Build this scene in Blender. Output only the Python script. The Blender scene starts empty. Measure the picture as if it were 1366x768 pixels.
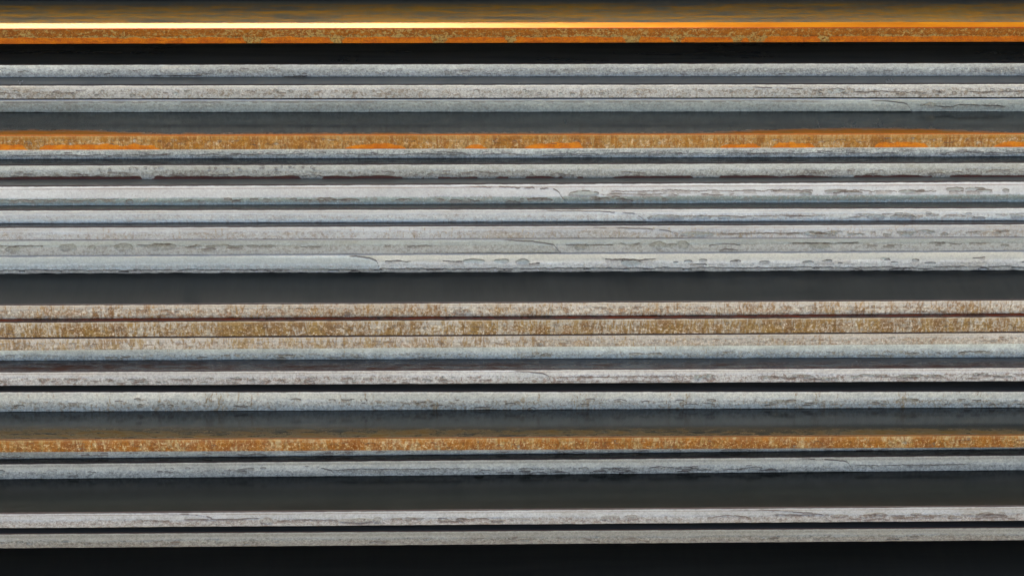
import bpy, math, random
import numpy as np
from mathutils import Matrix, Vector

# ------------------------------------------------------------------ camera, sky, sun, exposure
scene = bpy.context.scene
PW, PH = 1366, 768                        # photograph size: table rows below are measured in its pixels
LENS, SENSOR = 100.0, 36.0
MM_PX = 0.0004                            # one photo pixel is about 0.4 mm on the stack
YAW, PITCH, ROLL = math.radians(2.0), math.radians(-25.0), math.radians(0.6)
DIST = MM_PX * PW * LENS / SENSOR
ZC = 0.25                                 # height of the stack's middle above the ground
F = np.array([math.sin(YAW)*math.cos(PITCH), math.cos(YAW)*math.cos(PITCH), math.sin(PITCH)])
Rv = np.cross(F, [0, 0, 1]); Rv /= np.linalg.norm(Rv); Uv = np.cross(Rv, F)
R2 = Rv*math.cos(ROLL) + Uv*math.sin(ROLL); U2 = -Rv*math.sin(ROLL) + Uv*math.cos(ROLL)
C = np.array([0, 0, ZC]) - DIST*F
cd = bpy.data.cameras.new('camera'); cam = bpy.data.objects.new('camera', cd)
scene.collection.objects.link(cam); scene.camera = cam
cd.lens = LENS; cd.sensor_width = SENSOR; cd.clip_start = 0.02; cd.clip_end = 500
cam.matrix_world = Matrix([[R2[0], U2[0], -F[0], C[0]], [R2[1], U2[1], -F[1], C[1]],
                           [R2[2], U2[2], -F[2], C[2]], [0, 0, 0, 1]])

SUN_EL, SUN_AZ = math.radians(50), math.radians(-8)      # the sun stands behind the stack, a little left
SUN = np.array([math.sin(SUN_AZ)*math.cos(SUN_EL), math.cos(SUN_AZ)*math.cos(SUN_EL), math.sin(SUN_EL)])
world = bpy.data.worlds.new('World'); scene.world = world; world.use_nodes = True
wn = world.node_tree.nodes; wl = world.node_tree.links
sky = wn.new('ShaderNodeTexSky'); sky.sky_type = 'NISHITA'; sky.sun_disc = False
sky.sun_elevation = SUN_EL; sky.sun_rotation = SUN_AZ; sky.dust_density = 10.0; sky.air_density = 0.7; sky.ozone_density = 0.0
wl.new(sky.outputs[0], wn['Background'].inputs[0]); wn['Background'].inputs[1].default_value = 0.15
sl = bpy.data.lights.new('sun', 'SUN'); sun = bpy.data.objects.new('sun', sl); scene.collection.objects.link(sun)
sl.energy = 2.6; sl.angle = math.radians(0.5); sl.color = (1.0, 0.94, 0.84)
sun.rotation_euler = Vector(-SUN).to_track_quat('-Z', 'Y').to_euler(); sun.location = (0, 1, 3)
vs = scene.view_settings
vs.view_transform = 'Standard'; vs.look = 'None'; vs.gamma = 1; vs.use_curve_mapping = False
vs.exposure = 2.2
scene.render.engine = 'CYCLES'
scene.render.resolution_x, scene.render.resolution_y = 1024, 575

# ------------------------------------------------------------------ helpers
def ray(px, py):
    d = F + R2*((px-PW/2)/(PW*LENS/SENSOR)) - U2*((py-PH/2)/(PW*LENS/SENSOR))
    return d
def on_y(px, py, y):                       # point of a pixel's ray on the vertical plane y
    d = ray(px, py); t = (y-C[1])/d[1]; return C + d*t
def on_z(px, py, z):
    d = ray(px, py); t = (z-C[2])/d[2]; return C + d*t
def lin(c):
    c = np.array(c, float)/255
    return np.where(c <= 0.04045, c/12.92, ((c+0.055)/1.055)**2.4)
ALB = 0.80
def col(r, g, b, k=ALB):
    return tuple(np.clip(lin((r, g, b))*k, 0, 0.9)) + (1.0,)

_T = np.random.RandomState(7).rand(64, 256, 256)
def vn(x, y, seed):                        # smooth value noise 0..1
    t = _T[seed % 64]
    xi = np.floor(x).astype(int); yi = np.floor(y).astype(int)
    fx = x-xi; fy = y-yi; fx = fx*fx*(3-2*fx); fy = fy*fy*(3-2*fy)
    a = t[xi % 256, yi % 256]; b = t[(xi+1) % 256, yi % 256]; c = t[xi % 256, (yi+1) % 256]; d = t[(xi+1) % 256, (yi+1) % 256]
    return (a*(1-fx)+b*fx)*(1-fy) + (c*(1-fx)+d*fx)*fy
def fbm(x, y, seed, o=4):
    s = 0; w = 1; tot = 0
    for i in range(o):
        s = s + w*vn(x*2**i+13.7*i, y*2**i+5.1*i, seed+i); tot += w; w *= 0.55
    return s/tot
def sst(a, b, x):
    t = np.clip((x-a)/(b-a), 0, 1); return t*t*(3-2*t)

def mesh_grid(name, P, mat, parent, attrs=None, smooth=True):
    """P: (rows, cols, 3) grid of points -> one mesh object"""
    r, c, _ = P.shape
    me = bpy.data.meshes.new(name)
    me.vertices.add(r*c); me.vertices.foreach_set('co', P.reshape(-1).astype(np.float32))
    i = np.arange(r*c).reshape(r, c)
    q = np.stack([i[:-1, :-1], i[1:, :-1], i[1:, 1:], i[:-1, 1:]], -1).reshape(-1, 4)
    me.loops.add(q.size); me.loops.foreach_set('vertex_index', q.reshape(-1).astype(np.int32))
    me.polygons.add(len(q)); me.polygons.foreach_set('loop_start', np.arange(0, q.size, 4, dtype=np.int32))
    try: me.polygons.foreach_set('loop_total', np.full(len(q), 4, dtype=np.int32))
    except Exception: pass
    me.polygons.foreach_set('use_smooth', np.full(len(q), smooth))
    me.update(calc_edges=True)
    for k, v in (attrs or {}).items():
        if v.ndim == 2:
            a = me.attributes.new(k, 'FLOAT', 'POINT'); a.data.foreach_set('value', v.reshape(-1).astype(np.float32))
    me.materials.append(mat)
    o = bpy.data.objects.new(name, me); scene.collection.objects.link(o); o.parent = parent
    return o
def mesh_py(name, verts, faces, mat, parent=None, smooth=False):
    me = bpy.data.meshes.new(name); me.from_pydata([tuple(map(float, v)) for v in verts], [], faces); me.update()
    if smooth: me.polygons.foreach_set('use_smooth', [True]*len(me.polygons))
    me.materials.append(mat)
    o = bpy.data.objects.new(name, me); scene.collection.objects.link(o); o.parent = parent
    return o

class NT:                                   # tiny node builder
    def __init__(s, name):
        s.m = bpy.data.materials.new(name); s.m.use_nodes = True
        s.t = s.m.node_tree; s.b = s.t.nodes['Principled BSDF']
    def put(s, sock, v):
        if isinstance(v, bpy.types.NodeSocket): s.t.links.new(v, sock)
        else: sock.default_value = v
    def attr(s, n):
        a = s.t.nodes.new('ShaderNodeAttribute'); a.attribute_name = n; return a.outputs['Fac']
    def pos(s, sc, off):
        tc = s.t.nodes.new('ShaderNodeTexCoord'); mp = s.t.nodes.new('ShaderNodeMapping')
        s.t.links.new(tc.outputs['Object'], mp.inputs[0])
        mp.inputs['Scale'].default_value = sc; mp.inputs['Location'].default_value = off
        return mp.outputs[0]
    def noise(s, vec, scale, det=3.0, rough=0.55, dist=0.0):
        n = s.t.nodes.new('ShaderNodeTexNoise'); s.t.links.new(vec, n.inputs['Vector'])
        n.inputs['Scale'].default_value = scale; n.inputs['Detail'].default_value = det
        n.inputs['Roughness'].default_value = rough; n.inputs['Distortion'].default_value = dist
        return n.outputs['Fac']
    def step(s, v, a, b, lo=0.0, hi=1.0):
        n = s.t.nodes.new('ShaderNodeMapRange'); n.interpolation_type = 'SMOOTHSTEP'
        s.put(n.inputs['Value'], v); s.put(n.inputs['From Min'], a); s.put(n.inputs['From Max'], b)
        n.inputs['To Min'].default_value = lo; n.inputs['To Max'].default_value = hi
        return n.outputs[0]
    def math(s, op, a, b=0.0, c=0.0):
        n = s.t.nodes.new('ShaderNodeMath'); n.operation = op
        s.put(n.inputs[0], a); s.put(n.inputs[1], b); s.put(n.inputs[2], c); return n.outputs[0]
    def mix(s, f, a, b):
        n = s.t.nodes.new('ShaderNodeMix'); n.data_type = 'RGBA'
        s.put(n.inputs['Factor'], f); s.put(n.inputs[6], a); s.put(n.inputs[7], b); return n.outputs[2]
    def bump(s, h, dist, strength=1.0):
        n = s.t.nodes.new('ShaderNodeBump'); s.put(n.inputs['Height'], h)
        n.inputs['Distance'].default_value = dist; n.inputs['Strength'].default_value = strength
        s.t.links.new(n.outputs[0], s.b.inputs['Normal'])

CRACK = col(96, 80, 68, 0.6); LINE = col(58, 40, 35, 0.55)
TINT = {'M': (1, 1.03, .96), 'N': (1, 1.03, .94), 'O': (1, 1.03, .95), 'Z': (1, 1.05, .8), 'S': (.9, .93, .8), 'D': (1, 1.03, .9)}
GAIN = {'Z': (0.529, 0.529, 0.529), 'A': (1.606, 1.584, 1.388), 'B': (1.244, 1.333, 1.216), 'C': (2.2, 2.017, 1.493), 'D': (0.828, 0.828, 0.828), 'E': (2.2, 2.2, 2.134), 'F': (0.949, 0.998, 0.967), 'G': (0.75, 0.854, 0.802), 'H': (0.808, 0.884, 0.81), 'I': (0.807, 0.941, 0.912), 'J': (0.904, 0.973, 0.876), 'K': (2.014, 1.809, 1.389), 'M': (0.768, 0.768, 0.768), 'N': (0.658, 0.658, 0.658), 'O': (0.725, 0.725, 0.725), 'P': (1.898, 1.779, 1.53), 'Q': (0.798, 0.916, 0.869), 'R': (1.538, 1.431, 1.132), 'S': (0.74, 0.74, 0.74), 'T': (2.2, 2.2, 2.06), 'U': (1.967, 1.758, 1.332), 'V': (0.557, 0.64, 0.636), 'W': (0.525, 0.607, 0.608)}  # measured colour balance of each edge
def edge_mat(name, light, dark, rng, zone=None, zone_v=(0.6, 0.7), speck=(150, 130, 112), speck_amt=0.3,
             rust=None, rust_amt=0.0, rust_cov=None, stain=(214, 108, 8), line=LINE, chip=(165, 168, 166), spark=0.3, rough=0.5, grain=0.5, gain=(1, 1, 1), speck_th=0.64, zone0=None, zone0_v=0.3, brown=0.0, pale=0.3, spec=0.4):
    """bare sheared steel: light/dark mottling, brown specks, rust in upright streaks, dark brown cracks with dirt beside them"""
    n = NT(name); off = (rng.uniform(0, 9), rng.uniform(0, 9), rng.uniform(0, 9))
    def cc(c, k=ALB):
        return tuple(np.clip(lin(c)*k*np.array(gain), 0, 0.9)) + (1.0,)
    vv = n.attr('v')
    big = n.noise(n.pos((26, 26, 60), off), 1.0, 4)
    mid = n.noise(n.pos((150, 150, 280), off), 1.0, 4, 0.6)
    fine = n.noise(n.pos((620, 620, 800), off), 1.0, 3, 0.75)
    tiny = n.noise(n.pos((1200, 1200, 1400), (off[2], off[1], off[0])), 1.0, 2, 0.7)
    drag = n.noise(n.pos((45, 200, 1500), off), 1.0, 3)
    c = n.mix(n.step(n.math('ADD', n.math('MULTIPLY', big, 0.45), n.math('MULTIPLY', mid, 0.55)), 0.36, 0.64), cc(light), cc(dark))
    huge = n.noise(n.pos((5, 5, 9), (off[1], off[0], off[2])), 1.0, 3)
    c = n.mix(n.math('MULTIPLY', n.step(huge, 0.42, 0.66), 0.5), c, cc(tuple(x*0.86 for x in dark)))
    c = n.mix(n.math('MULTIPLY', n.step(n.math('ADD', n.math('MULTIPLY', huge, 0.4), n.math('MULTIPLY', big, 0.6)), 0.54, 0.64), 0.3), c, cc((dark[0]*0.97, dark[1]*0.92, dark[2]*0.84)))
    if zone is not None:
        jit = n.math('MULTIPLY_ADD', mid, 0.14, -0.07)
        z = n.step(n.math('ADD', vv, jit), zone_v[0], zone_v[1])
        c = n.mix(z, c, cc(zone))
    if zone0 is not None:
        z0 = n.step(n.math('ADD', vv, n.math('MULTIPLY_ADD', mid, 0.16, -0.08)), zone0_v+0.04, zone0_v-0.04)
        c = n.mix(z0, c, cc(zone0))
    c = n.mix(n.math('MULTIPLY', n.attr('chip'), 0.8), c, cc(chip))
    dm = n.step(n.math('ADD', n.attr('dirt'), n.math('MULTIPLY_ADD', fine, 1.2, -0.6)), 0.25, 0.8)
    c = n.mix(n.math('MULTIPLY', dm, 0.6), c, cc(tuple(x*0.92 for x in speck) if sum(speck) < sum(light) else dark))
    # brown specks, denser in the torn zone
    sp = n.noise(n.pos((480, 480, 600), (off[1], off[2], off[0])), 1.0, 4, 0.75, 0.6)
    den = n.math('ADD', n.math('MULTIPLY', n.attr('rough'), 0.10), n.math('MULTIPLY_ADD', big, 0.20, -0.05))
    spm = n.step(n.math('ADD', sp, den), speck_th, speck_th+0.13)
    c = n.mix(n.math('MULTIPLY', spm, min(1.0, speck_amt*1.35)), c, cc(speck))
    if rust is not None:
        r1 = n.noise(n.pos((520, 520, 150), (off[2], off[0], off[1])), 1.0, 5, 0.72, 0.8)
        r2 = n.noise(n.pos((55, 55, 14), (off[0], off[2], off[1])), 1.0, 3)
        v = n.math('ADD', n.math('MULTIPLY', r1, 0.54), n.math('MULTIPLY', r2, 0.22))
        v = n.math('ADD', v, n.math('MULTIPLY', tiny, 0.24))
        thr = 0.5 + (0.5-rust_amt)*0.26
        if rust_cov is not None:            # coverage that changes along the sheet
            tc = n.t.nodes.new('ShaderNodeTexCoord'); sx = n.t.nodes.new('ShaderNodeSeparateXYZ'); n.t.links.new(tc.outputs['Object'], sx.inputs[0])
            v = n.math('ADD', v, n.step(sx.outputs[0], rust_cov[0], rust_cov[1], 0.0, rust_cov[2]))
        m = n.step(v, thr-0.03, thr+0.04)
        rc = n.mix(n.step(n.noise(n.pos((150, 150, 90), off), 1.0, 4), 0.40, 0.62), cc(rust), cc((rust[0]*0.85, rust[1]*0.77, rust[2]*0.6)))
        c = n.mix(n.math('MULTIPLY', m, 0.88), c, rc)
    # grain of the torn metal: darker pits and brighter points
    gr = n.math('ADD', n.math('MULTIPLY', fine, 0.6), n.math('MULTIPLY', tiny, 0.4))
    gk = n.math('ADD', n.math('MULTIPLY', n.attr('rough'), 0.30*grain), 0.15*grain)
    pit = n.math('MULTIPLY', n.step(gr, 0.50, 0.38), gk)
    c = n.mix(pit, c, cc(tuple(x*0.42 for x in (speck if sum(speck) < sum(light) else dark))))
    c = n.mix(n.math('MULTIPLY', n.step(drag, 0.60, 0.72), 0.08*grain), c, cc(tuple(x*0.6 for x in dark)))
    hi = tuple(min(255, int(x*1.0+38)) for x in light)
    c = n.mix(n.math('MULTIPLY', n.step(gr, 0.53, 0.64), n.math('MULTIPLY_ADD', n.attr('rough'), spark*0.8, spark*0.4)), c, cc(hi))
    sc = n.mix(n.step(mid, 0.35, 0.65), cc(stain), cc((stain[0]*0.88, stain[1]*0.78, stain[2]*0.8)))
    c = n.mix(n.math('MULTIPLY', n.step(n.math('ADD', n.attr('stain'), n.math('MULTIPLY_ADD', fine, 0.7, -0.35)), 0.3, 0.7), 0.95), c, sc)
    ck = n.step(n.math('ADD', n.attr('crack'), n.math('MULTIPLY_ADD', gr, 0.5, -0.25)), 0.30, 0.70)
    c = n.mix(n.math('MULTIPLY', ck, 0.85), c, CRACK)
    # thin pale line just under the rolled corner, then a dark line painted along the corner
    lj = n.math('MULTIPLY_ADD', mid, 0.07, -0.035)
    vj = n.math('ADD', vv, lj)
    if brown > 0:
        bl = n.math('MULTIPLY', n.step(vj, 0.10, 0.13), n.step(vj, 0.20, 0.15))
        c = n.mix(n.math('MULTIPLY', bl, n.step(big, 0.3, 0.6, brown*0.5, brown)), c, cc((150, 122, 108)))
    c = n.mix(n.math('MULTIPLY', n.step(vj, 0.12, 0.085), n.step(mid, 0.35, 0.6, pale*0.35, pale)), c, cc(hi))
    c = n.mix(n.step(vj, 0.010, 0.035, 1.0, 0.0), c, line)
    vg = n.t.nodes.new('ShaderNodeHueSaturation'); n.put(vg.inputs['Color'], c); n.put(vg.inputs['Value'], n.step(n.math('ADD', n.math('MULTIPLY', tiny, 0.5), n.math('MULTIPLY', fine, 0.5)), 0.36, 0.62, 1-0.17*grain, 1+0.14*grain)); c = vg.outputs[0]
    n.put(n.b.inputs['Base Color'], c)
    n.put(n.b.inputs['Roughness'], n.step(fine, 0.3, 0.7, rough-0.08, rough+0.14))
    n.b.inputs['Specular IOR Level'].default_value = spec
    h = n.math('ADD', n.math('MULTIPLY', gr, 0.8), n.math('MULTIPLY', sp, 0.6))
    n.bump(n.math('MULTIPLY', h, n.math('MULTIPLY_ADD', n.attr('rough'), 0.6, 0.4)), 0.0011, 0.9)
    return n.m

def plate_mat(name, rng, base=(21, 25, 25), k=0.8, rough=0.17, rust=None, mode=None, width=(0.0, 0.01), yf=0.0, spec=0.8, rvar=0.05, soft=0.0):
    """dark rolled mill scale, faintly streaked along the sheet; rust creeping in from the front edge"""
    n = NT(name); off = (rng.uniform(0, 9), rng.uniform(0, 9), rng.uniform(0, 9))
    st = n.noise(n.pos((14, 200, 200), off), 1.0, 4)
    st2 = n.noise(n.pos((120, 480, 480), off), 1.0, 4, 0.7)
    cross = n.noise(n.pos((190, 22, 22), off), 1.0, 4)
    cloud = n.noise(n.pos((9, 30, 30), off), 1.0, 4)
    c = n.mix(n.step(st, 0.3, 0.7), col(*base, k), col(base[0]*1.18, base[1]*1.17, base[2]*1.16, k))
    c = n.mix(n.math('MULTIPLY', n.step(cross, 0.40, 0.8), 0.10), c, col(base[0]*1.32, base[1]*1.3, base[2]*1.28, k))  # pale cross streaks, painted to stand for streaks in the reflection
    c = n.mix(n.math('MULTIPLY', n.step(cloud, 0.45, 0.7), 0.4), c, col(base[0]*1.22, base[1]*1.22, base[2]*1.2, k))
    rg = n.step(n.math('ADD', n.math('MULTIPLY', cross, .5), n.math('MULTIPLY', cloud, .5)), 0.35, 0.65, rough-rvar, rough+1.5*rvar)
    if rust is not None:
        tc = n.t.nodes.new('ShaderNodeTexCoord'); sx = n.t.nodes.new('ShaderNodeSeparateXYZ'); n.t.links.new(tc.outputs['Object'], sx.inputs[0])
        d = n.math('SUBTRACT', sx.outputs[1], yf)
        s = n.math('ADD', n.math('MULTIPLY', st, 0.45), n.math('MULTIPLY', st2, 0.55))
        if mode == 'wave':                 # a tongue of rust whose width wanders along the edge
            w = n.step(n.noise(n.pos((5.5, 0, 0), off), 1.0, 2), 0.40, 0.68, width[0], width[1])
            w = n.math('ADD', w, n.math('MULTIPLY_ADD', st2, 0.008, -0.004))
            m = n.math('MULTIPLY', n.step(n.math('SUBTRACT', d, w), -0.003, 0.002, 1.0, 0.0), n.step(s, 0.30, 0.5, .45, 1.0))
        else:                              # mottled, streaky, thinning away from the edge
            m = n.math('MULTIPLY', n.step(s, 0.36-soft, 0.62+soft), n.step(d, width[0], width[1], 1.0, 0.0))
        rc = n.mix(n.step(st2, 0.35, 0.65), col(*rust, k), col(rust[0]*1.15, rust[1]*1.02, rust[2]*.8, k))
        c = n.mix(n.math('MULTIPLY', m, 0.9), c, rc)
        rg = n.math('ADD', rg, n.math('MULTIPLY', m, 0.25))
        n.put(n.b.inputs['Specular IOR Level'], n.step(m, 0.0, 1.0, spec, 0.06))
    n.put(n.b.inputs['Base Color'], c); n.put(n.b.inputs['Roughness'], rg)
    n.b.inputs['Specular IOR Level'].default_value = spec
    return n.m

# ------------------------------------------------------------------ ground
def concrete():
    n = NT('worn concrete'); o = (3, 1, 2)
    a = n.noise(n.pos((1.2, 1.2, 1.2), o), 1.0, 6, 0.6); b = n.noise(n.pos((60, 60, 60), o), 1.0, 4)
    c = n.mix(n.step(n.math('ADD', n.math('MULTIPLY', a, .6), n.math('MULTIPLY', b, .4)), .35, .65), (.36, .34, .31, 1), (.46, .44, .40, 1))
    n.put(n.b.inputs['Base Color'], c); n.b.inputs['Roughness'].default_value = .85; n.bump(b, .002, .4)
    return n.m
g = mesh_py('ground', [(-60, -60, 0), (60, -60, 0), (60, 60, 0), (-60, 60, 0)], [(0, 1, 2, 3)], concrete()); g['kind'] = 'structure'

# ------------------------------------------------------------------ the stack, measured from the photograph
XK = np.concatenate([np.arange(-0.92, -0.36, 0.04), np.arange(-0.36, 0.3601, 0.02), np.arange(0.40, 0.9201, 0.04)])  # knots along a sheet
XF_FINE = np.concatenate([np.arange(-0.92, -0.30, 0.008), np.arange(-0.30, 0.30, 0.00055), np.arange(0.30, 0.9201, 0.008)])
XF_COARSE = np.arange(-0.92, 0.9201, 0.006)
XF = XF_FINE
HALF = 0.275
def sat(x):                                # straight inside the frame, levelling off well outside it
    e = np.clip(np.abs(x)-HALF, 0, None)
    return np.sign(x)*(np.minimum(np.abs(x), HALF) + 0.12*np.tanh(e/0.12))
def line_through(a, b):                    # value from two (x, value) pairs, as a function of x
    return lambda x: a[1] + (b[1]-a[1])*(sat(x)-a[0])/(b[0]-a[0])

class Sheet: pass
BACK = 0.62
def build_sheet(key, label, y, top, bot, px_of, spec, n_feat=None, plate=None, fillet=0.0004, group='steel sheets of the stack', bevel=None, XF=XF_FINE):
    """y, top, bot: functions of x.  spec: edge material options.  n_feat(px, v) -> dict of relief and masks"""
    rng = random.Random(key); sd = sum(map(ord, key))*7 % 50
    root = bpy.data.objects.new('steel_sheet', None); scene.collection.objects.link(root)
    root['label'] = label; root['category'] = 'steel sheet'; root['group'] = group
    yk = np.interp(XF, XK, y(XK)); tk = np.interp(XF, XK, top(XK)); bk = np.interp(XF, XK, bot(XK))
    th = tk-bk
    r = fillet; r2 = spec.pop('r2', 0.0002)
    nf, nb, nv = 3, 2, 28
    nr = nf+nv+nb
    X = np.repeat(XF[None, :], nr, 0); Y = np.zeros_like(X); Z = np.zeros_like(X); V = np.zeros_like(X); Wt = np.zeros_like(X)
    for i in range(nf):
        a = (i/nf)*math.pi/2
        Y[i] = yk + r*(1-math.sin(a)); Z[i] = tk - r*(1-math.cos(a)); V[i] = -0.10+0.10*i/nf
    for i in range(nv):
        f = i/(nv-1); Z[nf+i] = tk - r - (th-r-r2)*f; Y[nf+i] = yk; V[nf+i] = f; Wt[nf+i] = 1
    for i in range(nb):
        a = ((i+1)/nb)*math.pi/2
        Y[nf+nv+i] = yk + r2*(1-math.cos(a)); Z[nf+nv+i] = bk + r2*(1-math.sin(a)); V[nf+nv+i] = 1.0
    PX = px_of(X)
    frac = spec.pop('frac', 0.45); lean = spec.pop('lean', 0.05); bulge = spec.pop('bulge', 0.0); ramp = spec.pop('relief', 0.6)
    vb = frac + 0.10*(fbm(PX/60, PX*0, sd)-0.5)*2
    rough = sst(vb-0.06, vb+0.10, V)
    d = ramp*(rough*(fbm(PX/7, V*5, sd+3)-0.5)*0.6 + rough*(fbm(PX/22, V*3, sd+9)-0.5)*0.8 + (fbm(PX/40, V*2, sd+5)-0.5)*0.3)*1.0
    d = d - lean*rough*sst(frac, 1.0, V) + bulge*np.sin(np.pi*np.clip(V, 0, 1))
    M = dict(crack=np.zeros_like(X), chip=np.zeros_like(X), stain=np.zeros_like(X), dirt=np.zeros_like(X))
    if n_feat: d = n_feat(PX, V, d, M, rough)
    vc = np.clip(V, 0, 1)
    taper = np.minimum(1, np.minimum(vc/0.10, 1.0)) * np.clip((1.0-vc)/0.06, 0.15, 1)
    taper = np.where(V < 0, 0, taper)
    Y = Y - d*0.001*Wt*taper
    jag = spec.pop('jag', 0.3)            # ragged lower lip
    lip = (fbm(XF/0.006, XF*0, sd+11)-0.45)*jag*0.001
    for i in range(nb+3):
        Z[nr-1-i] -= lip*(1-i/(nb+3))
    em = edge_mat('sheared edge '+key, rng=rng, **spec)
    P = np.stack([X, Y, Z], -1)
    e = mesh_grid('sheared_edge', P, em, root, dict(v=V, rough=rough, **M))
    # the slab behind the edge: top, bottom, back and the two ends
    yK, tK, bK = y(XK), top(XK), bot(XK)
    yTop, zTop = yK+r, tK
    if bevel is not None: yTop, zTop = bevel(XK)
    n = len(XK); v = []
    for i in range(n):
        x = XK[i]
        v += [(x, yTop[i], zTop[i]), (x, BACK, zTop[i]), (x, BACK, bK[i]), (x, yK[i]+r2, bK[i])]
    fc = []
    for i in range(n-1):
        a, b = 4*i, 4*(i+1)
        fc += [(a, b, b+1, a+1), (a+1, b+1, b+2, a+2), (a+2, b+2, b+3, a+3)]
    fc += [(0, 1, 2, 3), tuple(4*(n-1)+k for k in (3, 2, 1, 0))]
    pl = dict(plate or {})
    if pl.get('rust'): pl['yf'] = float(np.interp(0, XK, yTop))
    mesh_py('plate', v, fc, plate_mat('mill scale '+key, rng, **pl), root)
    s = Sheet(); s.y, s.top, s.bot, s.root, s.px_of, s.edge = y, top, bot, root, px_of, e
    return s

# -- relief features, in photo pixels along the sheet and 0..1 down its edge
def crack(d, M, PX, V, p0, p1, v, amp=0.08, w=0.05, depth=0.9, gate=0.0, seed=1, curve=0.0):
    t = np.clip((PX-p0)/(p1-p0), 0, 1)
    path = v + amp*(fbm(PX/16, PX*0, seed, 5)-0.5)*2.4 + 0.07*(fbm(PX/3.5, PX*0, seed+8, 3)-0.5) + curve*(t-0.5)**2*4
    g = sst(0, 0.06, t)*sst(0, 0.06, 1-t)*((PX > p0) & (PX < p1))
    if gate: g = g*sst(gate*0.75-0.1, gate*0.75+0.06, fbm(PX/40, PX*0+3, seed+2))
    w = np.maximum(0.024, w*(0.3+0.8*fbm(PX/9, PX*0+7, seed+4)))
    m = np.exp(-((V-path)/w)**2)*g*sst(0.12, 0.34, fbm(PX/26, V*2, seed+6))
    M['dirt'] = np.maximum(M['dirt'], g*np.exp(-((V-path-0.07)/0.10)**2)*sst(0.3, 0.62, fbm(PX/10, V*4, seed+12)))
    # the lip above a crack stands a little proud
    lipm = np.exp(-((V-path+2.2*w)/(1.6*w))**2)*g
    M['crack'] = np.maximum(M['crack'], np.clip(m*1.25, 0, 1))
    return d - depth*m + 0.35*depth*lipm
def chip(d, M, PX, V, pc, vc, rx, rv, depth=0.8, seed=1, rim=0.8):
    dx = (PX-pc)/rx + 0.25*(fbm(V*5, PX/30, seed+7)-0.5)
    half = rv*np.sqrt(np.clip(1-dx*dx, 0, 1))
    on = (np.abs(dx) < 1.0)
    top = vc - half*(0.65+0.9*fbm(PX/6, PX*0, seed, 4)); bot = vc + half*(0.65+0.9*fbm(PX/7, PX*0+5, seed+3, 4))
    ins = sst(-0.02, 0.04, V-top)*sst(-0.02, 0.04, bot-V)*on
    g = sst(0.18, 0.45, fbm(PX/8, PX*0+2, seed+9))
    rimm = np.maximum(np.exp(-((V-top)/0.048)**2)*g, 0.55*np.exp(-((V-bot)/0.04)**2)*sst(0.35, 0.6, fbm(PX/9, PX*0, seed+5)))*on*sst(0.0, 0.25, half/rv)
    M['dirt'] = np.maximum(M['dirt'], 0.8*on*np.exp(-((V-bot)/0.09)**2)*sst(0.3, 0.6, fbm(PX/9, V*4, seed+12)))
    M['chip'] = np.maximum(M['chip'], ins)
    M['crack'] = np.maximum(M['crack']*(1-ins), rimm*rim)
    lip = np.exp(-((V-top+0.10)/0.06)**2)*on*half/rv
    return d*(1-0.7*ins) - depth*ins + 0.4*depth*lip
def tongue(d, M, PX, V, p0, tip, vtop=0.05, vtip=0.75, proud=0.6, seed=1, shade=0.5, full=False, hard=False):
    """a smooth sheared band that ends in a rounded tip; the torn metal starts beyond it"""
    t = np.clip((PX-p0)/(tip-p0), 0, 1)
    b = vtop + (vtip-vtop)*t**2.6 + (1.05-vtip)*sst(0.86, 1.0, t) + 0.10*(fbm(PX/14, PX*0, seed)-0.5) + 0.07*(fbm(PX/4, PX*0, seed+5, 3)-0.5)
    w = 0.035
    ins = sst(-w, w, V-b)*(PX < tip)*(PX > p0-400)*np.where(PX < p0, sst(p0-400, p0, PX), 1)
    if full: ins = sst(-w, w, V-b)*(PX < tip)*sst(0.86, 0.78, V)
    endm = sst(tip+2, tip-3, PX)
    ins = ins*endm
    lm = np.exp(-((V-b)/0.04)**2)*(PX > p0)*(PX < tip+1)*sst(0, 0.25, t)
    if not hard: lm = lm*sst(0.25, 0.5, fbm(PX/9, V*3, seed+2))*(0.35+0.65*sst(1.0, 0.93, t))
    em = 0*lm
    M['crack'] = np.maximum(M['crack'], np.clip(np.maximum(lm, em), 0, 1))
    M['chip'] = np.maximum(M['chip'], ins*shade*(1 if full else sst(p0-60, p0+40, PX)))
    return d*(1-0.6*ins) + proud*ins*sst(p0-200, tip, PX) - 0.5*np.maximum(lm, em)
def scatter(d, M, PX, V, p0, p1, v0, v1, count, seed, rx=(4, 12), rv=(0.05, 0.12), depth=0.5, rim=0.8, cracks=0.35):
    rg = random.Random(seed)
    for i in range(count):
        p = rg.uniform(p0, p1); v = rg.uniform(v0, v1)
        sel = slice(np.searchsorted(PX[5], p-70), np.searchsorted(PX[5], p+70))
        sub = {k: M[k][:, sel] for k in M}
        if rg.random() < cracks:
            L = rg.uniform(*rx)*1.6
            d[:, sel] = crack(d[:, sel], sub, PX[:, sel], V[:, sel], p-L, p+L, v, 0.07, rg.uniform(0.025, 0.04), depth, gate=0.4, seed=rg.randint(0, 40), curve=rg.uniform(-.05, .1))
        else:
            d[:, sel] = chip(d[:, sel], sub, PX[:, sel], V[:, sel], p, v, rg.uniform(*rx), rg.uniform(*rv), depth, rg.randint(0, 40), rim)
        for k in M: M[k][:, sel] = sub[k]
    return d

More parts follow.
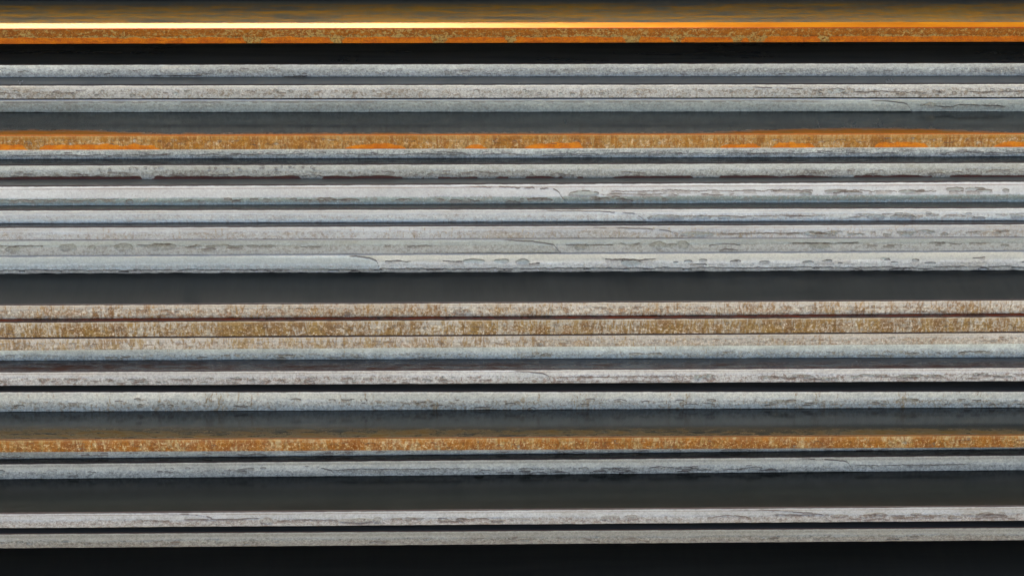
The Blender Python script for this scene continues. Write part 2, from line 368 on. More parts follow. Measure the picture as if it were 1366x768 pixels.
def feat(ops):
    def f(PX, V, d, M, rough):
        for op, kw in ops:
            if op == 'stain':
                for (a, b, v) in kw['runs']:
                    q = kw.get('rag', 0.42)
                    tp = kw.get('taper', 16)
                    e = sst(a-2, a+tp, PX + 6*(fbm(V*6, PX/9, 4)-.5))*sst(b+2, b-tp, PX + 6*(fbm(V*6, PX/9, 8)-.5))
                    lv = V + q*(fbm(PX/16, V*2, 21, 5)-0.5) - 0.45*(1-e)
                    M['stain'] = np.maximum(M['stain'], sst(v-0.04, v+0.04, lv)*(PX > a-8)*(PX < b+8))
                d = d - kw.get('depth', 0)*M['stain']
            else:
                d = {'crack': crack, 'chip': chip, 'tongue': tongue, 'scatter': scatter}[op](d, M, PX, V, **kw)
        return d
    return f

def fx(yL, yR, xL, xR): return line_through((xL, yL), (xR, yR))
SH = {}
def px_map(xL, xR): return lambda X: (X-xL)/(xR-xL)*PW
def place(key, mode, tp, bt, prev=None, off=0.0, thick=None):
    """tp/bt: (left,right) photo rows of the visible edge's top and bottom.
    stack: rests on the next one (prev is above): depth follows from the visible strip of its top face
    recess: set back under prev by off; gap: free gap under prev, front off metres behind prev's front"""
    res = []
    for i, px in enumerate((0, PW)):
        if mode == 'first':
            y = off; t = on_y(px, tp[i], y); b = on_y(px, bt[i], y)
        elif mode == 'stack':
            pb = prev['pb'][i]; t = on_z(px, tp[i], pb-0.0001); y = t[1]; b = on_y(px, bt[i], y)
        elif mode == 'recess':
            y = prev['y'][i]+off; b = on_y(px, bt[i], y); t = b.copy(); t[2] = prev['pb'][i]-0.0001
        else:
            y = prev['y'][i]+off; t = on_y(px, tp[i], y); b = on_y(px, bt[i], y)
        res.append((b[0], y, t[2], b[2]))
    (xl, yl, tl, bl), (xr, yr, tr, br) = res
    g = dict(y=(yl, yr), pb=(bl, br), pt=(tl, tr), fy=fx(yl, yr, xl, xr), ft=fx(tl, tr, xl, xr), fb=fx(bl, br, xl, xr), px=px_map(xl, xr), xs=(xl, xr))
    SH[key] = g
    return g

A_ = place('Z', 'first', (38.5, 36.5), (59, 56), off=0.0)
place('A', 'gap', (86, 83.5), (103.5, 101.5), SH['Z'], 0.014)
place('B', 'stack', (113.5, 111.2), (132, 130), SH['A'])
place('C', 'gap', (133.6, 131.6), (150, 149), SH['B'], 0.0008)
place('D', 'stack', (180.5, 178), (200.5, 196.5), SH['C'])
place('E', 'recess', (201, 197), (212.5, 209), SH['D'], 0.0062)
place('F', 'stack', (220, 216.3), (239.8, 236.2), SH['E'])
place('G', 'stack', (248, 241.3), (274.5, 269.5), SH['F'])
place('H', 'stack', (280, 276.7), (298, 294), SH['G'])
place('I', 'stack', (303, 298.3), (320, 316), SH['H'])
place('J', 'stack', (320.5, 316.5), (341, 334), SH['I'])
place('K', 'stack', (341.5, 334.5), (365, 360.3), SH['J'])
place('M', 'stack', (406.3, 399.5), (425.5, 418), SH['K'])
place('N', 'stack', (429, 421.3), (450, 442), SH['M'])
place('O', 'stack', (451, 442.7), (467.5, 458.3), SH['N'])
place('P', 'recess', (468, 460.5), (480.7, 476.3), SH['O'], 0.0040)
place('Q', 'stack', (495.3, 489.3), (514.3, 508), SH['P'])
place('R', 'gap', (521.5, 521), (549, 543.2), SH['Q'], 0.0020)
place('S', 'stack', (586, 579.5), (603, 596.3), SH['R'])
place('T', 'recess', (603, 596.5), (611.8, 598.5), SH['S'], 0.0105)
place('U', 'stack', (617.8, 606), (638.8, 626.7), SH['T'])
place('V', 'stack', (684, 674), (704, 694), SH['U'])
place('W', 'gap', (711, 702.5), (730.8, 720), SH['V'], 0.0015)
for k, g in SH.items():
    print(k, 'y %.1f %.1f' % (g['y'][0]*1e3, g['y'][1]*1e3), 'th %.1f %.1f' % ((g['pt'][0]-g['pb'][0])*1e3, (g['pt'][1]-g['pb'][1])*1e3), 'top %.1f %.1f' % (g['pt'][0]*1e3, g['pt'][1]*1e3))

def make(key, label, spec, ops=(), plate=None, **kw):
    g = SH[key]; spec = dict(spec, gain=np.array(GAIN.get(key, (1, 1, 1)))*TINT.get(key, (1, 1, 1)))
    s = build_sheet(key, label, g['fy'], g['ft'], g['fb'], g['px'], dict(spec), feat(ops), plate, **kw)
    g['obj'] = s; return s

# -- the long rust-orange sheet with its sunlit bevel
gZ = SH['Z']
def bevel_tilt(px):
    return np.radians(21 + 31*sst(500, 1230, px))
def bevel_back(x):
    px = gZ['px'](x); al = bevel_tilt(px)
    yf = gZ['fy'](x); zt = gZ['ft'](x)
    yo = np.zeros_like(x); zo = np.zeros_like(x)
    for i in range(len(x)):
        row = 31.3 + (29.8-31.3)*np.clip(px[i], -300, 1700)/PW
        d = ray(px[i], row)
        # on the ray: (y, z) = C + t d ; on the bevel: (yf + s cos, zt + s sin)
        a = np.array([[d[1], -math.cos(al[i])], [d[2], -math.sin(al[i])]])
        t, s = np.linalg.solve(a, [yf[i]-C[1], zt[i]-C[2]])
        yo[i] = yf[i]+s*math.cos(al[i]); zo[i] = zt[i]+s*math.sin(al[i])
    return yo, zo
sZ = make('Z', 'orange rusted steel sheet with a bright sunlit chamfer along its edge',
     dict(spec=.1, pale=0.0, grain=1.2, light=(178, 106, 18), dark=(152, 84, 10), speck=(192, 166, 110), speck_amt=0.6, speck_th=0.54, spark=0.2, stain=(226, 126, 2),
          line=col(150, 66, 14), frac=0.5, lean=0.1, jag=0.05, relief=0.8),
     [('stain', dict(runs=[(-900, 325, .62), (345, 440, .62), (452, 575, .62), (590, 672, .62), (682, 830, .62), (848, 893, .62), (905, 975, .62), (985, 998, .7), (1016, 1092, .62), (1102, 2300, .62)], taper=5, rag=.22))],
     dict(rust=(98, 76, 8), mode='mottle', width=(0.024, 0.034), rough=0.36, base=(48, 50, 42), spec=0.1), fillet=0.0003, bevel=bevel_back)
xb = XK; yb, zb = bevel_back(xb); yf0, zf0 = gZ['fy'](xb)+0.0003, gZ['ft'](xb)
P = np.stack([np.stack([np.interp(XF, xb, yb*(1-f)+yf0*f) if False else np.interp(XF, xb, yb+(yf0-yb)*f), np.interp(XF, xb, zb+(zf0-zb)*f)], -1) for f in np.linspace(0, 1, 6)])
P = np.concatenate([np.repeat(XF[None, :, None], 6, 0), P], -1)
bm = NT('orange rusted chamfer'); o_ = (1, 2, 3)
bn = bm.noise(bm.pos((60, 300, 300), o_), 1.0, 4); bf = bm.noise(bm.pos((700, 900, 900), o_), 1.0, 3)
bm.put(bm.b.inputs['Base Color'], bm.mix(bm.step(bn, 0.3, 0.7), col(206, 132, 6, .70), col(192, 114, 4, .70)))
bm.b.inputs['Specular IOR Level'].default_value = 0.12; bm.b.inputs['Roughness'].default_value = 0.42; bm.bump(bf, 0.0003, 0.25)
be = mesh_grid('chamfer', P, bm.m, sZ.root); be['label'] = 'flat orange chamfer catching the sun'

# -- sheets above the picture: the lowest is mirrored in the rusted top face, the highest throws the shadow that ends at the bevel
yl, zl = bevel_back(np.array([gZ['xs'][0]])); yr_, zr_ = bevel_back(np.array([gZ['xs'][1]]))
zt0 = lambda x: np.interp(x, xb, zb)
ZT = 0.0095
y_low = on_z(PW/2, 0.2, float(np.interp(0, xb, zb)))[1]
names = ['grey steel sheet resting on the orange rusted sheet', 'grey steel sheet second up from the orange rusted sheet', 'grey steel sheet third up from the orange rusted sheet',
         'grey steel sheet fourth up from the orange rusted sheet', 'topmost grey steel sheet of the whole stack']
for i in range(5):
    h0 = 0.0002+i*(ZT+0.0001)
    ft_ = lambda x, h=h0+ZT: zt0(x)+h
    fb_ = lambda x, h=h0: zt0(x)+h
    if i < 4:
        fy_ = lambda x, k=i: y_low + 0*x + (0.006, 0.009, 0.012, 0.016)[k] - 0.006
        fy_ = (lambda x, k=i: np.full_like(x, max(y_low, float(np.interp(0, xb, yb)) + (h0+ZT)*SUN[1]/SUN[2] + 0.002)) + 0.0*k)
    else:
        def fy_(x):
            h = h0+ZT
            xs = x - h*SUN[0]/SUN[2]
            return np.interp(xs, xb, yb) + h*SUN[1]/SUN[2] - 0.0003
    build_sheet('U%d' % i, names[i], fy_, ft_, fb_, gZ['px'], dict(light=(120, 124, 124), dark=(96, 100, 100), speck_amt=0.3), None, None, fillet=0.0002, XF=XF_COARSE)

# -- the bundle under the black gap
make('A', 'blue-grey steel sheet directly under the wide black gap', dict(grain=.85, light=(172, 180, 183), dark=(152, 159, 162), zone=(162, 167, 168), zone_v=(.62, .8), speck=(120, 118, 116), speck_amt=0.45, frac=0.35, jag=0.2),
     [('crack', dict(p0=200, p1=270, v=.9, amp=.04, w=.06, depth=1.2, seed=3)), ('crack', dict(p0=375, p1=408, v=.98, amp=.02, w=.05, depth=1.2, seed=5)),
      ('chip', dict(pc=235, vc=.45, rx=26, rv=.3, depth=.35, rim=.3, seed=8)), ('scatter', dict(p0=-200, p1=1600, v0=.3, v1=.9, count=60, seed=11, rx=(2, 5), rv=(.04, .08), depth=.3))], dict(base=(88, 89, 82)))
make('B', 'warm grey steel sheet with brown specks between two blue-grey sheets', dict(grain=.85, pale=.6, light=(196, 190, 184), dark=(172, 166, 158), speck=(140, 120, 98), speck_amt=0.6, frac=0.3),
     [('tongue', dict(p0=985, tip=1101, vtop=.25, vtip=.55, proud=.3, seed=3, shade=.2)), ('chip', dict(pc=1113, vc=.55, rx=13, rv=.2, depth=.3, seed=4, rim=.8)),
      ('crack', dict(p0=1125, p1=1500, v=.58, amp=.08, w=.05, depth=.6, gate=.42, seed=9)), ('crack', dict(p0=-300, p1=130, v=.6, amp=.06, w=.04, depth=.4, gate=.55, seed=12)), ('scatter', dict(p0=-200, p1=1600, v0=.4, v1=.8, count=80, seed=21, rx=(2, 5), rv=(.05, .1), depth=.35))], dict(base=(112, 112, 103), rough=.2))
make('C', 'blue-grey steel sheet on the slate strip above the tan rusted edge', dict(pale=.6, light=(150, 158, 160), dark=(134, 141, 143), speck=(110, 104, 100), speck_amt=0.3, frac=0.25, line=col(190, 196, 198), spark=.2, relief=.5),
     [('tongue', dict(p0=1150, tip=1216, vtop=.1, vtip=.55, proud=.6, seed=13, shade=.3, hard=True)), ('crack', dict(p0=1222, p1=1345, v=.55, amp=.12, w=.05, depth=.8, gate=.38, seed=15)), ('crack', dict(p0=-600, p1=1150, v=.1, amp=.01, w=.035, depth=.25, seed=5)),
      ('chip', dict(pc=1240, vc=.5, rx=7, rv=.18, seed=2))])
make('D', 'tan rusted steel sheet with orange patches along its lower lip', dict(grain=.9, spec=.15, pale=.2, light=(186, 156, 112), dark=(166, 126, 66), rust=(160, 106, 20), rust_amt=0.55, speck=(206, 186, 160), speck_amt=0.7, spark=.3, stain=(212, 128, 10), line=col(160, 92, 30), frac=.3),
     [('stain', dict(runs=[(-700, 38, .62), (48, 212, .66), (250, 268, .82), (450, 546, .7), (610, 648, .68), (692, 780, .62), (950, 1016, .74), (1020, 1090, .68), (1160, 1242, .62), (1322, 1900, .62)])),
      ('scatter', dict(p0=-200, p1=1600, v0=.3, v1=.7, count=60, seed=31, rx=(2, 5), rv=(.05, .12), depth=.3))],
     dict(rust=(112, 74, 8), mode='wave', width=(0.001, 0.0070), base=(34, 39, 37), rough=.2))
make('E', 'thin-looking grey steel sheet tucked under the tan rusted sheet', dict(grain=.85, light=(152, 161, 160), dark=(128, 137, 137), speck=(90, 96, 96), speck_amt=.5, frac=.4),
     [('crack', dict(p0=-300, p1=1600, v=.72, amp=.1, w=.035, depth=.5, gate=.5, seed=17)), ('scatter', dict(p0=-200, p1=1600, v0=.5, v1=.9, count=70, seed=41, rx=(4, 10), rv=(.03, .06), depth=.45, cracks=.5))])
make('F', 'greenish grey steel sheet with a dark red rust line at its lip', dict(grain=.85, light=(174, 178, 173), dark=(154, 156, 148), speck=(116, 106, 92), speck_amt=.5, zone=(164, 164, 156), zone_v=(.5, .8), frac=.4, stain=(96, 44, 26)),
     [('stain', dict(runs=[(-900, 193, .855), (197, 404, .855), (421, 541, .855), (552, 566, .855), (572, 640, .925), (650, 680, .925), (690, 755, .925), (758, 783, .925), (786, 800, .925), (806, 926, .925), (929, 940, .925), (948, 1115, .925), (1130, 1250, .925), (1258, 2300, .925)], rag=.2, depth=1.0, taper=10)), ('scatter', dict(p0=100, p1=420, v0=.1, v1=.35, count=26, seed=51, rx=(1.2, 2.2), rv=(.05, .08), depth=.7, cracks=0, rim=1)), ('scatter', dict(p0=-200, p1=1600, v0=.5, v1=.9, count=70, seed=52, rx=(3, 8), rv=(.04, .07), depth=.4, cracks=.45))], dict(base=(66, 68, 60)))
make('G', 'pinkish white steel sheet with a grey chipped lower band', dict(grain=.42, pale=.6, brown=.6, light=(216, 211, 214), dark=(202, 195, 197), speck=(164, 146, 134), speck_amt=.5, zone=(164, 172, 170), zone_v=(.62, .66), frac=.62, lean=.9),
     [('crack', dict(p0=-200, p1=165, v=.75, amp=.06, w=.03, depth=.6, gate=.4, seed=19)), ('chip', dict(pc=171, vc=.86, rx=5, rv=.09, depth=.9, rim=1, seed=4)), ('scatter', dict(p0=245, p1=700, v0=.72, v1=.9, count=34, seed=61, rx=(3, 8), rv=(.04, .07), depth=.5)),
      ('tongue', dict(p0=600, tip=755, vtop=.12, vtip=.35, proud=.35, seed=22, shade=0)), ('chip', dict(pc=774, vc=.53, rx=20, rv=.13, depth=.7, seed=23, rim=1)), ('crack', dict(p0=800, p1=1080, v=.4, amp=.06, w=.03, depth=.6, gate=.3, seed=24)), ('crack', dict(p0=790, p1=980, v=.56, amp=.05, w=.03, depth=.5, gate=.4, seed=28)),
      ('scatter', dict(p0=1030, p1=1600, v0=.36, v1=.56, count=34, seed=62, rx=(5, 14), rv=(.04, .08), depth=.5)), ('scatter', dict(p0=700, p1=900, v0=.7, v1=.85, count=14, seed=63, rx=(4, 9), rv=(.04, .06), depth=.4))], dict(base=(84, 86, 78)))
make('H', 'bluish white steel sheet set between two pinkish white sheets', dict(grain=.42, pale=.6, brown=.6, light=(216, 216, 220), dark=(204, 203, 207), speck=(160, 144, 134), speck_amt=.45, zone=(204, 212, 222), zone_v=(.6, .85), frac=.4, chip=(172, 180, 188)),
     [('tongue', dict(p0=700, tip=862, vtop=.12, vtip=.45, proud=.4, seed=25, shade=0)), ('chip', dict(pc=884, vc=.75, rx=24, rv=.22, depth=.8, seed=26, rim=1)), ('chip', dict(pc=933, vc=.75, rx=12, rv=.18, seed=6, depth=.7)), ('chip', dict(pc=962, vc=.75, rx=9, rv=.14, seed=9, depth=.7)),
      ('crack', dict(p0=890, p1=1090, v=.6, amp=.09, w=.04, depth=.6, gate=.35, seed=27)), ('chip', dict(pc=1166, vc=.7, rx=13, rv=.18, seed=16, depth=.7)), ('chip', dict(pc=1202, vc=.75, rx=17, rv=.26, seed=17, depth=.7)), ('chip', dict(pc=1356, vc=.7, rx=8, rv=.16, seed=18, depth=.7)),
      ('scatter', dict(p0=1030, p1=1600, v0=.4, v1=.85, count=30, seed=71, rx=(4, 10), rv=(.05, .09), depth=.45))], dict(base=(62, 62, 56)))
make('I', 'pinkish white steel sheet with faint tan stains under the bluish white one', dict(grain=.42, pale=.6, brown=.6, light=(212, 205, 204), dark=(196, 186, 181), speck=(160, 134, 112), speck_amt=.5, rust=(186, 164, 140), rust_amt=.22, frac=.4),
     [('tongue', dict(p0=760, tip=905, vtop=.15, vtip=.5, proud=.4, seed=29, shade=0)), ('chip', dict(pc=926, vc=.75, rx=22, rv=.2, depth=.7, seed=30, rim=1)), ('crack', dict(p0=950, p1=1120, v=.66, amp=.09, w=.05, depth=.7, gate=.3, seed=32)), ('chip', dict(pc=1082, vc=.72, rx=12, rv=.2, seed=33)),
      ('chip', dict(pc=1106, vc=.72, rx=8, rv=.2, seed=34)), ('chip', dict(pc=1207, vc=.75, rx=10, rv=.2, seed=35)), ('scatter', dict(p0=1000, p1=1600, v0=.5, v1=.9, count=30, seed=81, rx=(4, 12), rv=(.05, .09), depth=.5))], dict(base=(52, 52, 48)))
make('J', 'pale grey steel sheet with lens-shaped chips along its middle', dict(grain=.42, pale=.0, zone=(200, 196, 192), zone_v=(.40, .50), light=(190, 192, 188), dark=(178, 178, 172), speck=(146, 134, 120), speck_amt=.35, frac=.3, lean=.1, chip=(176, 174, 166), line=col(150, 150, 146)),  # line colour paints in the dark of the gap to the sheet above
     [('chip', dict(pc=18, vc=.62, rx=10, rv=.2, seed=1)), ('chip', dict(pc=90, vc=.5, rx=12, rv=.22, seed=2)), ('chip', dict(pc=122, vc=.52, rx=5, rv=.15, seed=3)), ('chip', dict(pc=163, vc=.5, rx=13, rv=.22, seed=4)), ('chip', dict(pc=214, vc=.45, rx=19, rv=.22, seed=5)),
      ('crack', dict(p0=-10, p1=60, v=.36, amp=.04, w=.045, depth=.8, seed=6)), ('crack', dict(p0=180, p1=232, v=.33, amp=.04, w=.045, depth=.8, seed=7)), ('scatter', dict(p0=250, p1=380, v0=.35, v1=.6, count=14, seed=91, rx=(3, 9), rv=(.05, .1), depth=.6, cracks=.45)),
      ('crack', dict(p0=388, p1=425, v=.48, amp=.06, w=.045, depth=.8, seed=8)), ('crack', dict(p0=508, p1=518, v=.42, amp=.05, w=.05, depth=.9, seed=10)), ('crack', dict(p0=538, p1=572, v=.44, amp=.1, w=.05, depth=.9, seed=11)),
      ('tongue', dict(p0=655, tip=745, vtop=.05, vtip=.5, proud=.7, seed=14, shade=.5, hard=True)), ('crack', dict(p0=748, p1=815, v=.42, amp=.06, w=.05, depth=.9, seed=16)), ('chip', dict(pc=770, vc=.65, rx=9, rv=.18, seed=18)), ('crack', dict(p0=822, p1=850, v=.5, amp=.1, w=.045, depth=.8, seed=19, curve=-.2)),
      ('chip', dict(pc=874, vc=.5, rx=11, rv=.25, seed=20)), ('chip', dict(pc=892, vc=.55, rx=7, rv=.18, seed=21)), ('chip', dict(pc=907, vc=.5, rx=8, rv=.3, seed=22)), ('crack', dict(p0=940, p1=985, v=.42, amp=.06, w=.05, depth=.9, seed=23, curve=.15)), ('crack', dict(p0=955, p1=982, v=.8, amp=.06, w=.04, depth=.7, seed=25, curve=.1)),
      ('crack', dict(p0=1050, p1=1145, v=.36, amp=.08, w=.055, depth=1.1, seed=24)), ('chip', dict(pc=1090, vc=.68, rx=14, rv=.2, seed=26, rim=.3)), ('crack', dict(p0=1236, p1=1260, v=.36, amp=.05, w=.05, depth=1, seed=27)), ('scatter', dict(p0=1150, p1=1600, v0=.4, v1=.8, count=18, seed=92, rx=(3, 8), rv=(.04, .08), depth=.4))])
make('K', 'blue-grey steel sheet with a ragged lip and a rounded step mid-edge', dict(grain=.42, pale=.0, zone0=(178, 184, 184), zone0_v=.38, light=(200, 205, 208), dark=(186, 191, 194), speck=(150, 146, 142), speck_amt=.35, zone=(176, 178, 174), zone_v=(.82, .86), frac=.5, lean=.05, jag=1.0, chip=(156, 170, 178), line=col(150, 154, 154)),  # here too the corner line paints the dark gap above
     [('tongue', dict(p0=455, tip=505, vtop=.05, vtip=.5, proud=.9, seed=33, shade=1.0, full=True, hard=True)), ('crack', dict(p0=508, p1=545, v=.4, amp=.06, w=.045, depth=.9, seed=34)), ('crack', dict(p0=585, p1=615, v=.4, amp=.05, w=.045, depth=.8, seed=35)), ('chip', dict(pc=627, vc=.42, rx=15, rv=.13, seed=36)), ('chip', dict(pc=664, vc=.42, rx=10, rv=.12, seed=37)),
      ('chip', dict(pc=692, vc=.5, rx=9, rv=.16, seed=38)), ('crack', dict(p0=700, p1=716, v=.55, amp=.1, w=.04, depth=.7, seed=39)), ('crack', dict(p0=800, p1=872, v=.35, amp=.05, w=.05, depth=.9, seed=40)), ('chip', dict(pc=837, vc=.56, rx=14, rv=.17, seed=41)), ('scatter', dict(p0=870, p1=1600, v0=.35, v1=.65, count=30, seed=93, rx=(3, 8), rv=(.04, .07), depth=.4)),
      ('crack', dict(p0=-300, p1=1700, v=.84, amp=.05, w=.03, depth=.6, gate=.42, seed=31)), ('scatter', dict(p0=-200, p1=1600, v0=.84, v1=.97, count=46, seed=94, rx=(3, 8), rv=(.03, .05), depth=.5))])
make('M', 'white steel sheet speckled with ochre rust, below a deep dark strip', dict(grain=.9, brown=.3, light=(208, 204, 194), dark=(188, 182, 168), rust=(156, 118, 48), rust_amt=.40, speck=(150, 110, 70), speck_amt=.6, spark=.6, frac=.3),
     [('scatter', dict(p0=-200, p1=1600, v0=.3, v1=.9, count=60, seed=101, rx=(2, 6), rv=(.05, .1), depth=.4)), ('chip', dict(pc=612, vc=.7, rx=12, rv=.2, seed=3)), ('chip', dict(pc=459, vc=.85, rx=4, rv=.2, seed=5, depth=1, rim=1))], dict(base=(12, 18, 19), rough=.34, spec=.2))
make('N', 'steel sheet most covered in ochre rust streaks, under the speckled white one', dict(grain=.9, spec=.25, pale=.4, light=(216, 211, 200), dark=(198, 190, 174), rust=(158, 120, 36), rust_amt=.58, speck=(150, 106, 54), speck_amt=.6, spark=.6, frac=.3),
     [('scatter', dict(p0=-200, p1=1600, v0=.3, v1=.9, count=60, seed=111, rx=(2, 5), rv=(.05, .1), depth=.35))], dict(rust=(110, 52, 24), mode='mottle', width=(.004, .012)))
make('O', 'pale steel sheet with rust specks thinning along it, above a blue-grey sheet', dict(grain=.85, brown=.3, light=(208, 203, 194), dark=(192, 185, 172), rust=(170, 140, 82), rust_amt=.50, rust_cov=(-.08, .28, -.09), speck=(156, 120, 82), speck_amt=.55, spark=.5, frac=.35),
     [('chip', dict(pc=714, vc=.8, rx=4, rv=.15, seed=3, rim=1, depth=.9)), ('scatter', dict(p0=-200, p1=1600, v0=.4, v1=.9, count=60, seed=121, rx=(2, 6), rv=(.05, .1), depth=.35))])
make('P', 'blue-grey steel sheet with a few olive spots above a dark strip', dict(grain=.85, spec=.3, light=(156, 170, 176), dark=(132, 145, 151), speck=(124, 116, 90), speck_amt=.4, rust=(130, 126, 100), rust_amt=.10, frac=.55),
     [('crack', dict(p0=1275, p1=1325, v=.62, amp=.06, w=.05, depth=.6, seed=4, curve=.15)), ('scatter', dict(p0=-200, p1=1600, v0=.6, v1=.95, count=50, seed=131, rx=(3, 8), rv=(.03, .06), depth=.35, cracks=.5))])
make('Q', 'pinkish white steel sheet hanging over the wedge-shaped black gap', dict(grain=.85, brown=.6, light=(214, 205, 203), dark=(198, 188, 184), speck=(142, 112, 96), speck_amt=.65, frac=.4),
     [('tongue', dict(p0=672, tip=732, vtop=.1, vtip=.5, proud=.5, seed=43, shade=.35, hard=True)), ('crack', dict(p0=734, p1=925, v=.56, amp=.05, w=.04, depth=.7, gate=.25, seed=44)), ('crack', dict(p0=735, p1=800, v=.88, amp=.04, w=.03, depth=.5, seed=45)), ('crack', dict(p0=820, p1=920, v=.9, amp=.03, w=.03, depth=.5, seed=46)), ('chip', dict(pc=926, vc=.7, rx=6, rv=.2, seed=6)), ('chip', dict(pc=940, vc=.6, rx=8, rv=.2, seed=7)),
      ('scatter', dict(p0=1000, p1=1600, v0=.5, v1=.85, count=57, seed=141, rx=(5, 12), rv=(.05, .1), depth=.5)), ('scatter', dict(p0=-200, p1=660, v0=.5, v1=.9, count=91, seed=142, rx=(2, 6), rv=(.05, .08), depth=.4))],
     dict(rust=(58, 38, 28), mode='mottle', width=(.004, .014), base=(72, 75, 73), rough=.14))
make('R', 'blue-grey steel sheet with olive rust spots under the wedge-shaped gap', dict(grain=.85, light=(196, 202, 204), dark=(174, 182, 184), zone=(166, 176, 182), zone_v=(.70, .78), rust=(146, 130, 94), rust_amt=.2, speck=(130, 112, 80), speck_amt=.5, frac=.45, lean=.1),
     [('scatter', dict(p0=-200, p1=1600, v0=.4, v1=.95, count=60, seed=151, rx=(3, 8), rv=(.03, .07), depth=.35)), ('chip', dict(pc=1035, vc=.7, rx=14, rv=.12, seed=3, rim=.4)), ('chip', dict(pc=1205, vc=.6, rx=14, rv=.14, seed=5, rim=.3))], dict(base=(84, 84, 78)))
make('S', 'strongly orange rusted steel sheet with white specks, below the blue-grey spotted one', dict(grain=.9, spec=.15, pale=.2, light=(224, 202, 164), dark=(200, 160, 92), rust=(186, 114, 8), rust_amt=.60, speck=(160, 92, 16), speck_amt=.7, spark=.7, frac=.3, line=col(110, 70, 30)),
     [('scatter', dict(p0=-200, p1=1600, v0=.3, v1=.9, count=60, seed=161, rx=(2, 5), rv=(.05, .1), depth=.3))], dict(rust=(72, 60, 12), mode='mottle', width=(.004, .014), base=(24, 31, 32), soft=.1, rvar=.01))
make('T', 'dark grey steel sheet almost hidden under the strongly orange one', dict(light=(138, 147, 150), dark=(118, 127, 130), speck=(90, 92, 92), speck_amt=.4, frac=.5),
     [('scatter', dict(p0=-200, p1=1600, v0=.7, v1=.97, count=50, seed=171, rx=(4, 10), rv=(.03, .05), depth=.4, cracks=.5))])
make('U', 'blue-grey steel sheet overhanging a tall dark strip', dict(grain=.85, zone0=(140, 147, 150), zone0_v=.24, light=(170, 180, 186), dark=(150, 159, 165), zone=(158, 166, 172), zone_v=(.55, .8), speck=(110, 114, 116), speck_amt=.5, frac=.5, chip=(166, 174, 180)),
     [('tongue', dict(p0=388, tip=445, vtop=.3, vtip=.75, proud=.3, seed=47, shade=.3)), ('crack', dict(p0=440, p1=620, v=.58, amp=.05, w=.04, depth=.7, gate=.3, seed=48)), ('chip', dict(pc=634, vc=.93, rx=6, rv=.1, depth=1.2, rim=1, seed=4)), ('tongue', dict(p0=1050, tip=1137, vtop=.1, vtip=.4, proud=.4, seed=49, shade=0)),
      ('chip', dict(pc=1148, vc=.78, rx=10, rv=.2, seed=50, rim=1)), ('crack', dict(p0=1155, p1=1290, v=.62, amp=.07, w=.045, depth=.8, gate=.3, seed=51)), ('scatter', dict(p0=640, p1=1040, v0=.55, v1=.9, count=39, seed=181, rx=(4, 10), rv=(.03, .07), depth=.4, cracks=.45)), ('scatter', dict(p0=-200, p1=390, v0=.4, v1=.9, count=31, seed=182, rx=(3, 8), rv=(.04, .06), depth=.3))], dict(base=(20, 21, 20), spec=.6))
make('V', 'white steel sheet with brown chips, upper of the two over the deepest shadow', dict(grain=.85, brown=.6, light=(212, 208, 208), dark=(194, 188, 184), speck=(146, 116, 98), speck_amt=.5, frac=.5, lean=.05, zone=(196, 186, 180), zone_v=(.5, .75), chip=(184, 176, 170)),
     [('crack', dict(p0=185, p1=225, v=.55, amp=.05, w=.05, depth=.8, seed=52)), ('tongue', dict(p0=205, tip=290, vtop=.05, vtip=.5, proud=.35, seed=53, shade=.5)), ('crack', dict(p0=240, p1=345, v=.48, amp=.07, w=.04, depth=.6, gate=.3, seed=54)), ('chip', dict(pc=352, vc=.7, rx=9, rv=.22, seed=5)), ('chip', dict(pc=472, vc=.72, rx=24, rv=.17, seed=6, rim=.6)), ('chip', dict(pc=500, vc=.65, rx=6, rv=.22, seed=7)),
      ('crack', dict(p0=362, p1=450, v=.62, amp=.09, w=.04, depth=.6, gate=.4, seed=55)), ('scatter', dict(p0=520, p1=700, v0=.5, v1=.85, count=20, seed=191, rx=(4, 9), rv=(.05, .1), depth=.5)), ('chip', dict(pc=810, vc=.65, rx=13, rv=.22, seed=8, rim=.7)), ('chip', dict(pc=838, vc=.62, rx=10, rv=.18, seed=9)), ('crack', dict(p0=937, p1=1000, v=.5, amp=.03, w=.05, depth=.9, seed=56, curve=.22)),
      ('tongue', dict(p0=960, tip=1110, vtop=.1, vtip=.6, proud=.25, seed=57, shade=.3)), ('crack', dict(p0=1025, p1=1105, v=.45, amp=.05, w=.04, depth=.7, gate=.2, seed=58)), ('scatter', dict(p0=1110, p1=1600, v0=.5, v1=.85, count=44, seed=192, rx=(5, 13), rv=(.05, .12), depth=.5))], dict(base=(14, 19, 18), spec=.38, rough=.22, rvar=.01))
make('W', 'warm grey steel sheet, lower of the two over the deepest shadow', dict(grain=.85, zone0=(154, 148, 138), zone0_v=.28, light=(180, 176, 168), dark=(164, 158, 148), speck=(124, 108, 94), speck_amt=.5, frac=.5, bulge=.15, zone=(166, 156, 146), zone_v=(.55, .75)),
     [('scatter', dict(p0=-200, p1=1600, v0=.5, v1=.9, count=60, seed=201, rx=(2, 6), rv=(.04, .08), depth=.35)), ('crack', dict(p0=1180, p1=1198, v=.82, amp=.04, w=.05, depth=.9, seed=59))], dict(base=(80, 80, 76)))

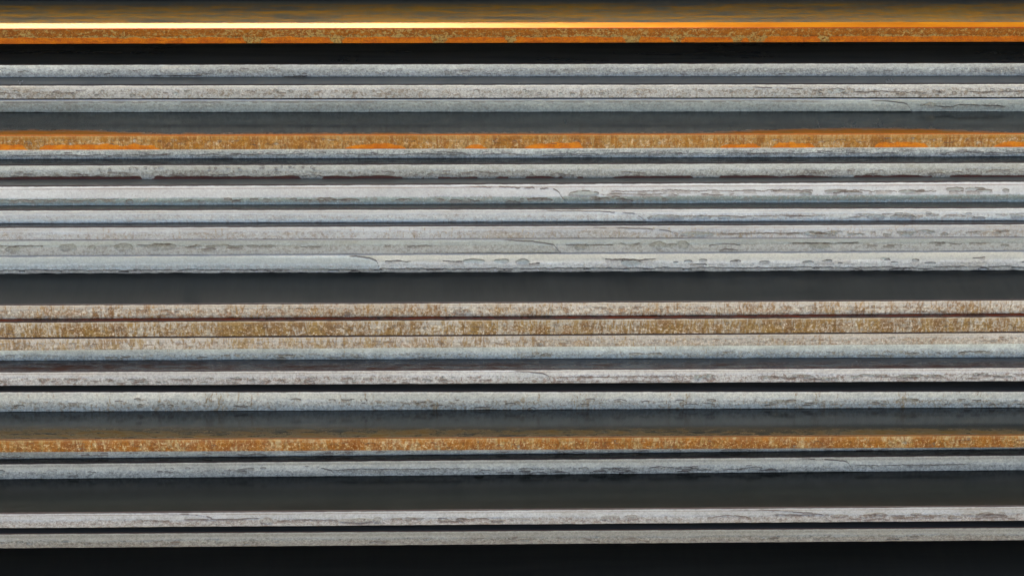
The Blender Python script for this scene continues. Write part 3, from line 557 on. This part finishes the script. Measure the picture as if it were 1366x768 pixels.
# -- the dark sheet under the lowest gap, bearers and packing strips that carry the sheets (outside the picture)
gW = SH['W']
zx = float(np.min(gW['fb'](XK))) - 0.032
fl = lambda v: (lambda x: np.full_like(x, v))
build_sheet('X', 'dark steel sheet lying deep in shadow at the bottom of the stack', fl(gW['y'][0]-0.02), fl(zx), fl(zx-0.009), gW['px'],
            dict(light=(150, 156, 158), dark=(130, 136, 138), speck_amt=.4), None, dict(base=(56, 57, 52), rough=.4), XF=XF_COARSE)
def wood():
    n = NT('weathered timber'); o = (2, 5, 1)
    a = n.noise(n.pos((90, 6, 90), o), 1.0, 5); b = n.noise(n.pos((8, 8, 8), o), 1.0, 3)
    n.put(n.b.inputs['Base Color'], n.mix(n.step(n.math('ADD', n.math('MULTIPLY', a, .7), n.math('MULTIPLY', b, .3)), .35, .65), (.20, .14, .09, 1), (.34, .27, .19, 1)))
    n.b.inputs['Roughness'].default_value = .8; n.bump(a, .002, .6); return n.m
WOOD = wood()
def bar(name, label, cat, x, w, y0, y1, z0, z1, mat, group):
    c = 0.0008
    v = []; 
    for (yy, i) in ((y0, 0), (y1, 1)):
        v += [(x-w/2+c, yy, z0), (x+w/2-c, yy, z0), (x+w/2, yy, z0+c), (x+w/2, yy, z1-c), (x+w/2-c, yy, z1), (x-w/2+c, yy, z1), (x-w/2, yy, z1-c), (x-w/2, yy, z0+c)]
    f = [tuple(range(8))[::-1], tuple(range(8, 16))] + [(i, (i+1) % 8, 8+(i+1) % 8, 8+i) for i in range(8)]
    o = mesh_py(name, v, f, mat); o['label'] = label; o['category'] = cat; o['group'] = group
    return o
at = lambda f, x: float(f(np.array([x]))[0])
for x in (-0.46, 0.46):
    bar('timber_bearer', 'timber bearer under the lowest sheets of the stack', 'timber', x, .09, gW['y'][0]+.04, .58, 0.0, zx-.0092, WOOD, 'timber bearers on the ground')
    bar('timber_batten', 'thin timber batten lying on the lowest dark sheet', 'timber', x, .05, gW['y'][0]+.05, .58, zx+.0002, at(gW['fb'], x)-.0004, WOOD, 'timber battens in the lowest gap')
PACK = plate_mat('packing strip steel', random.Random(5), base=(70, 66, 62), rough=.5)
for up, lo, w in (('Z', 'A', 'wide black'), ('Q', 'R', 'wedge-shaped'), ('V', 'W', 'lowest narrow')):
    for x in (-0.46, 0.46):
        z0, z1 = at(SH[lo]['ft'], x)+.0002, at(SH[up]['fb'], x)-.0002
        if z1-z0 > .002: bar('packing_strip', 'steel packing strip inside the %s gap' % w, 'packing strip', x, .04, SH[lo]['y'][0]+.06, .55, z0, z1, PACK, 'packing strips in the %s gap' % w)
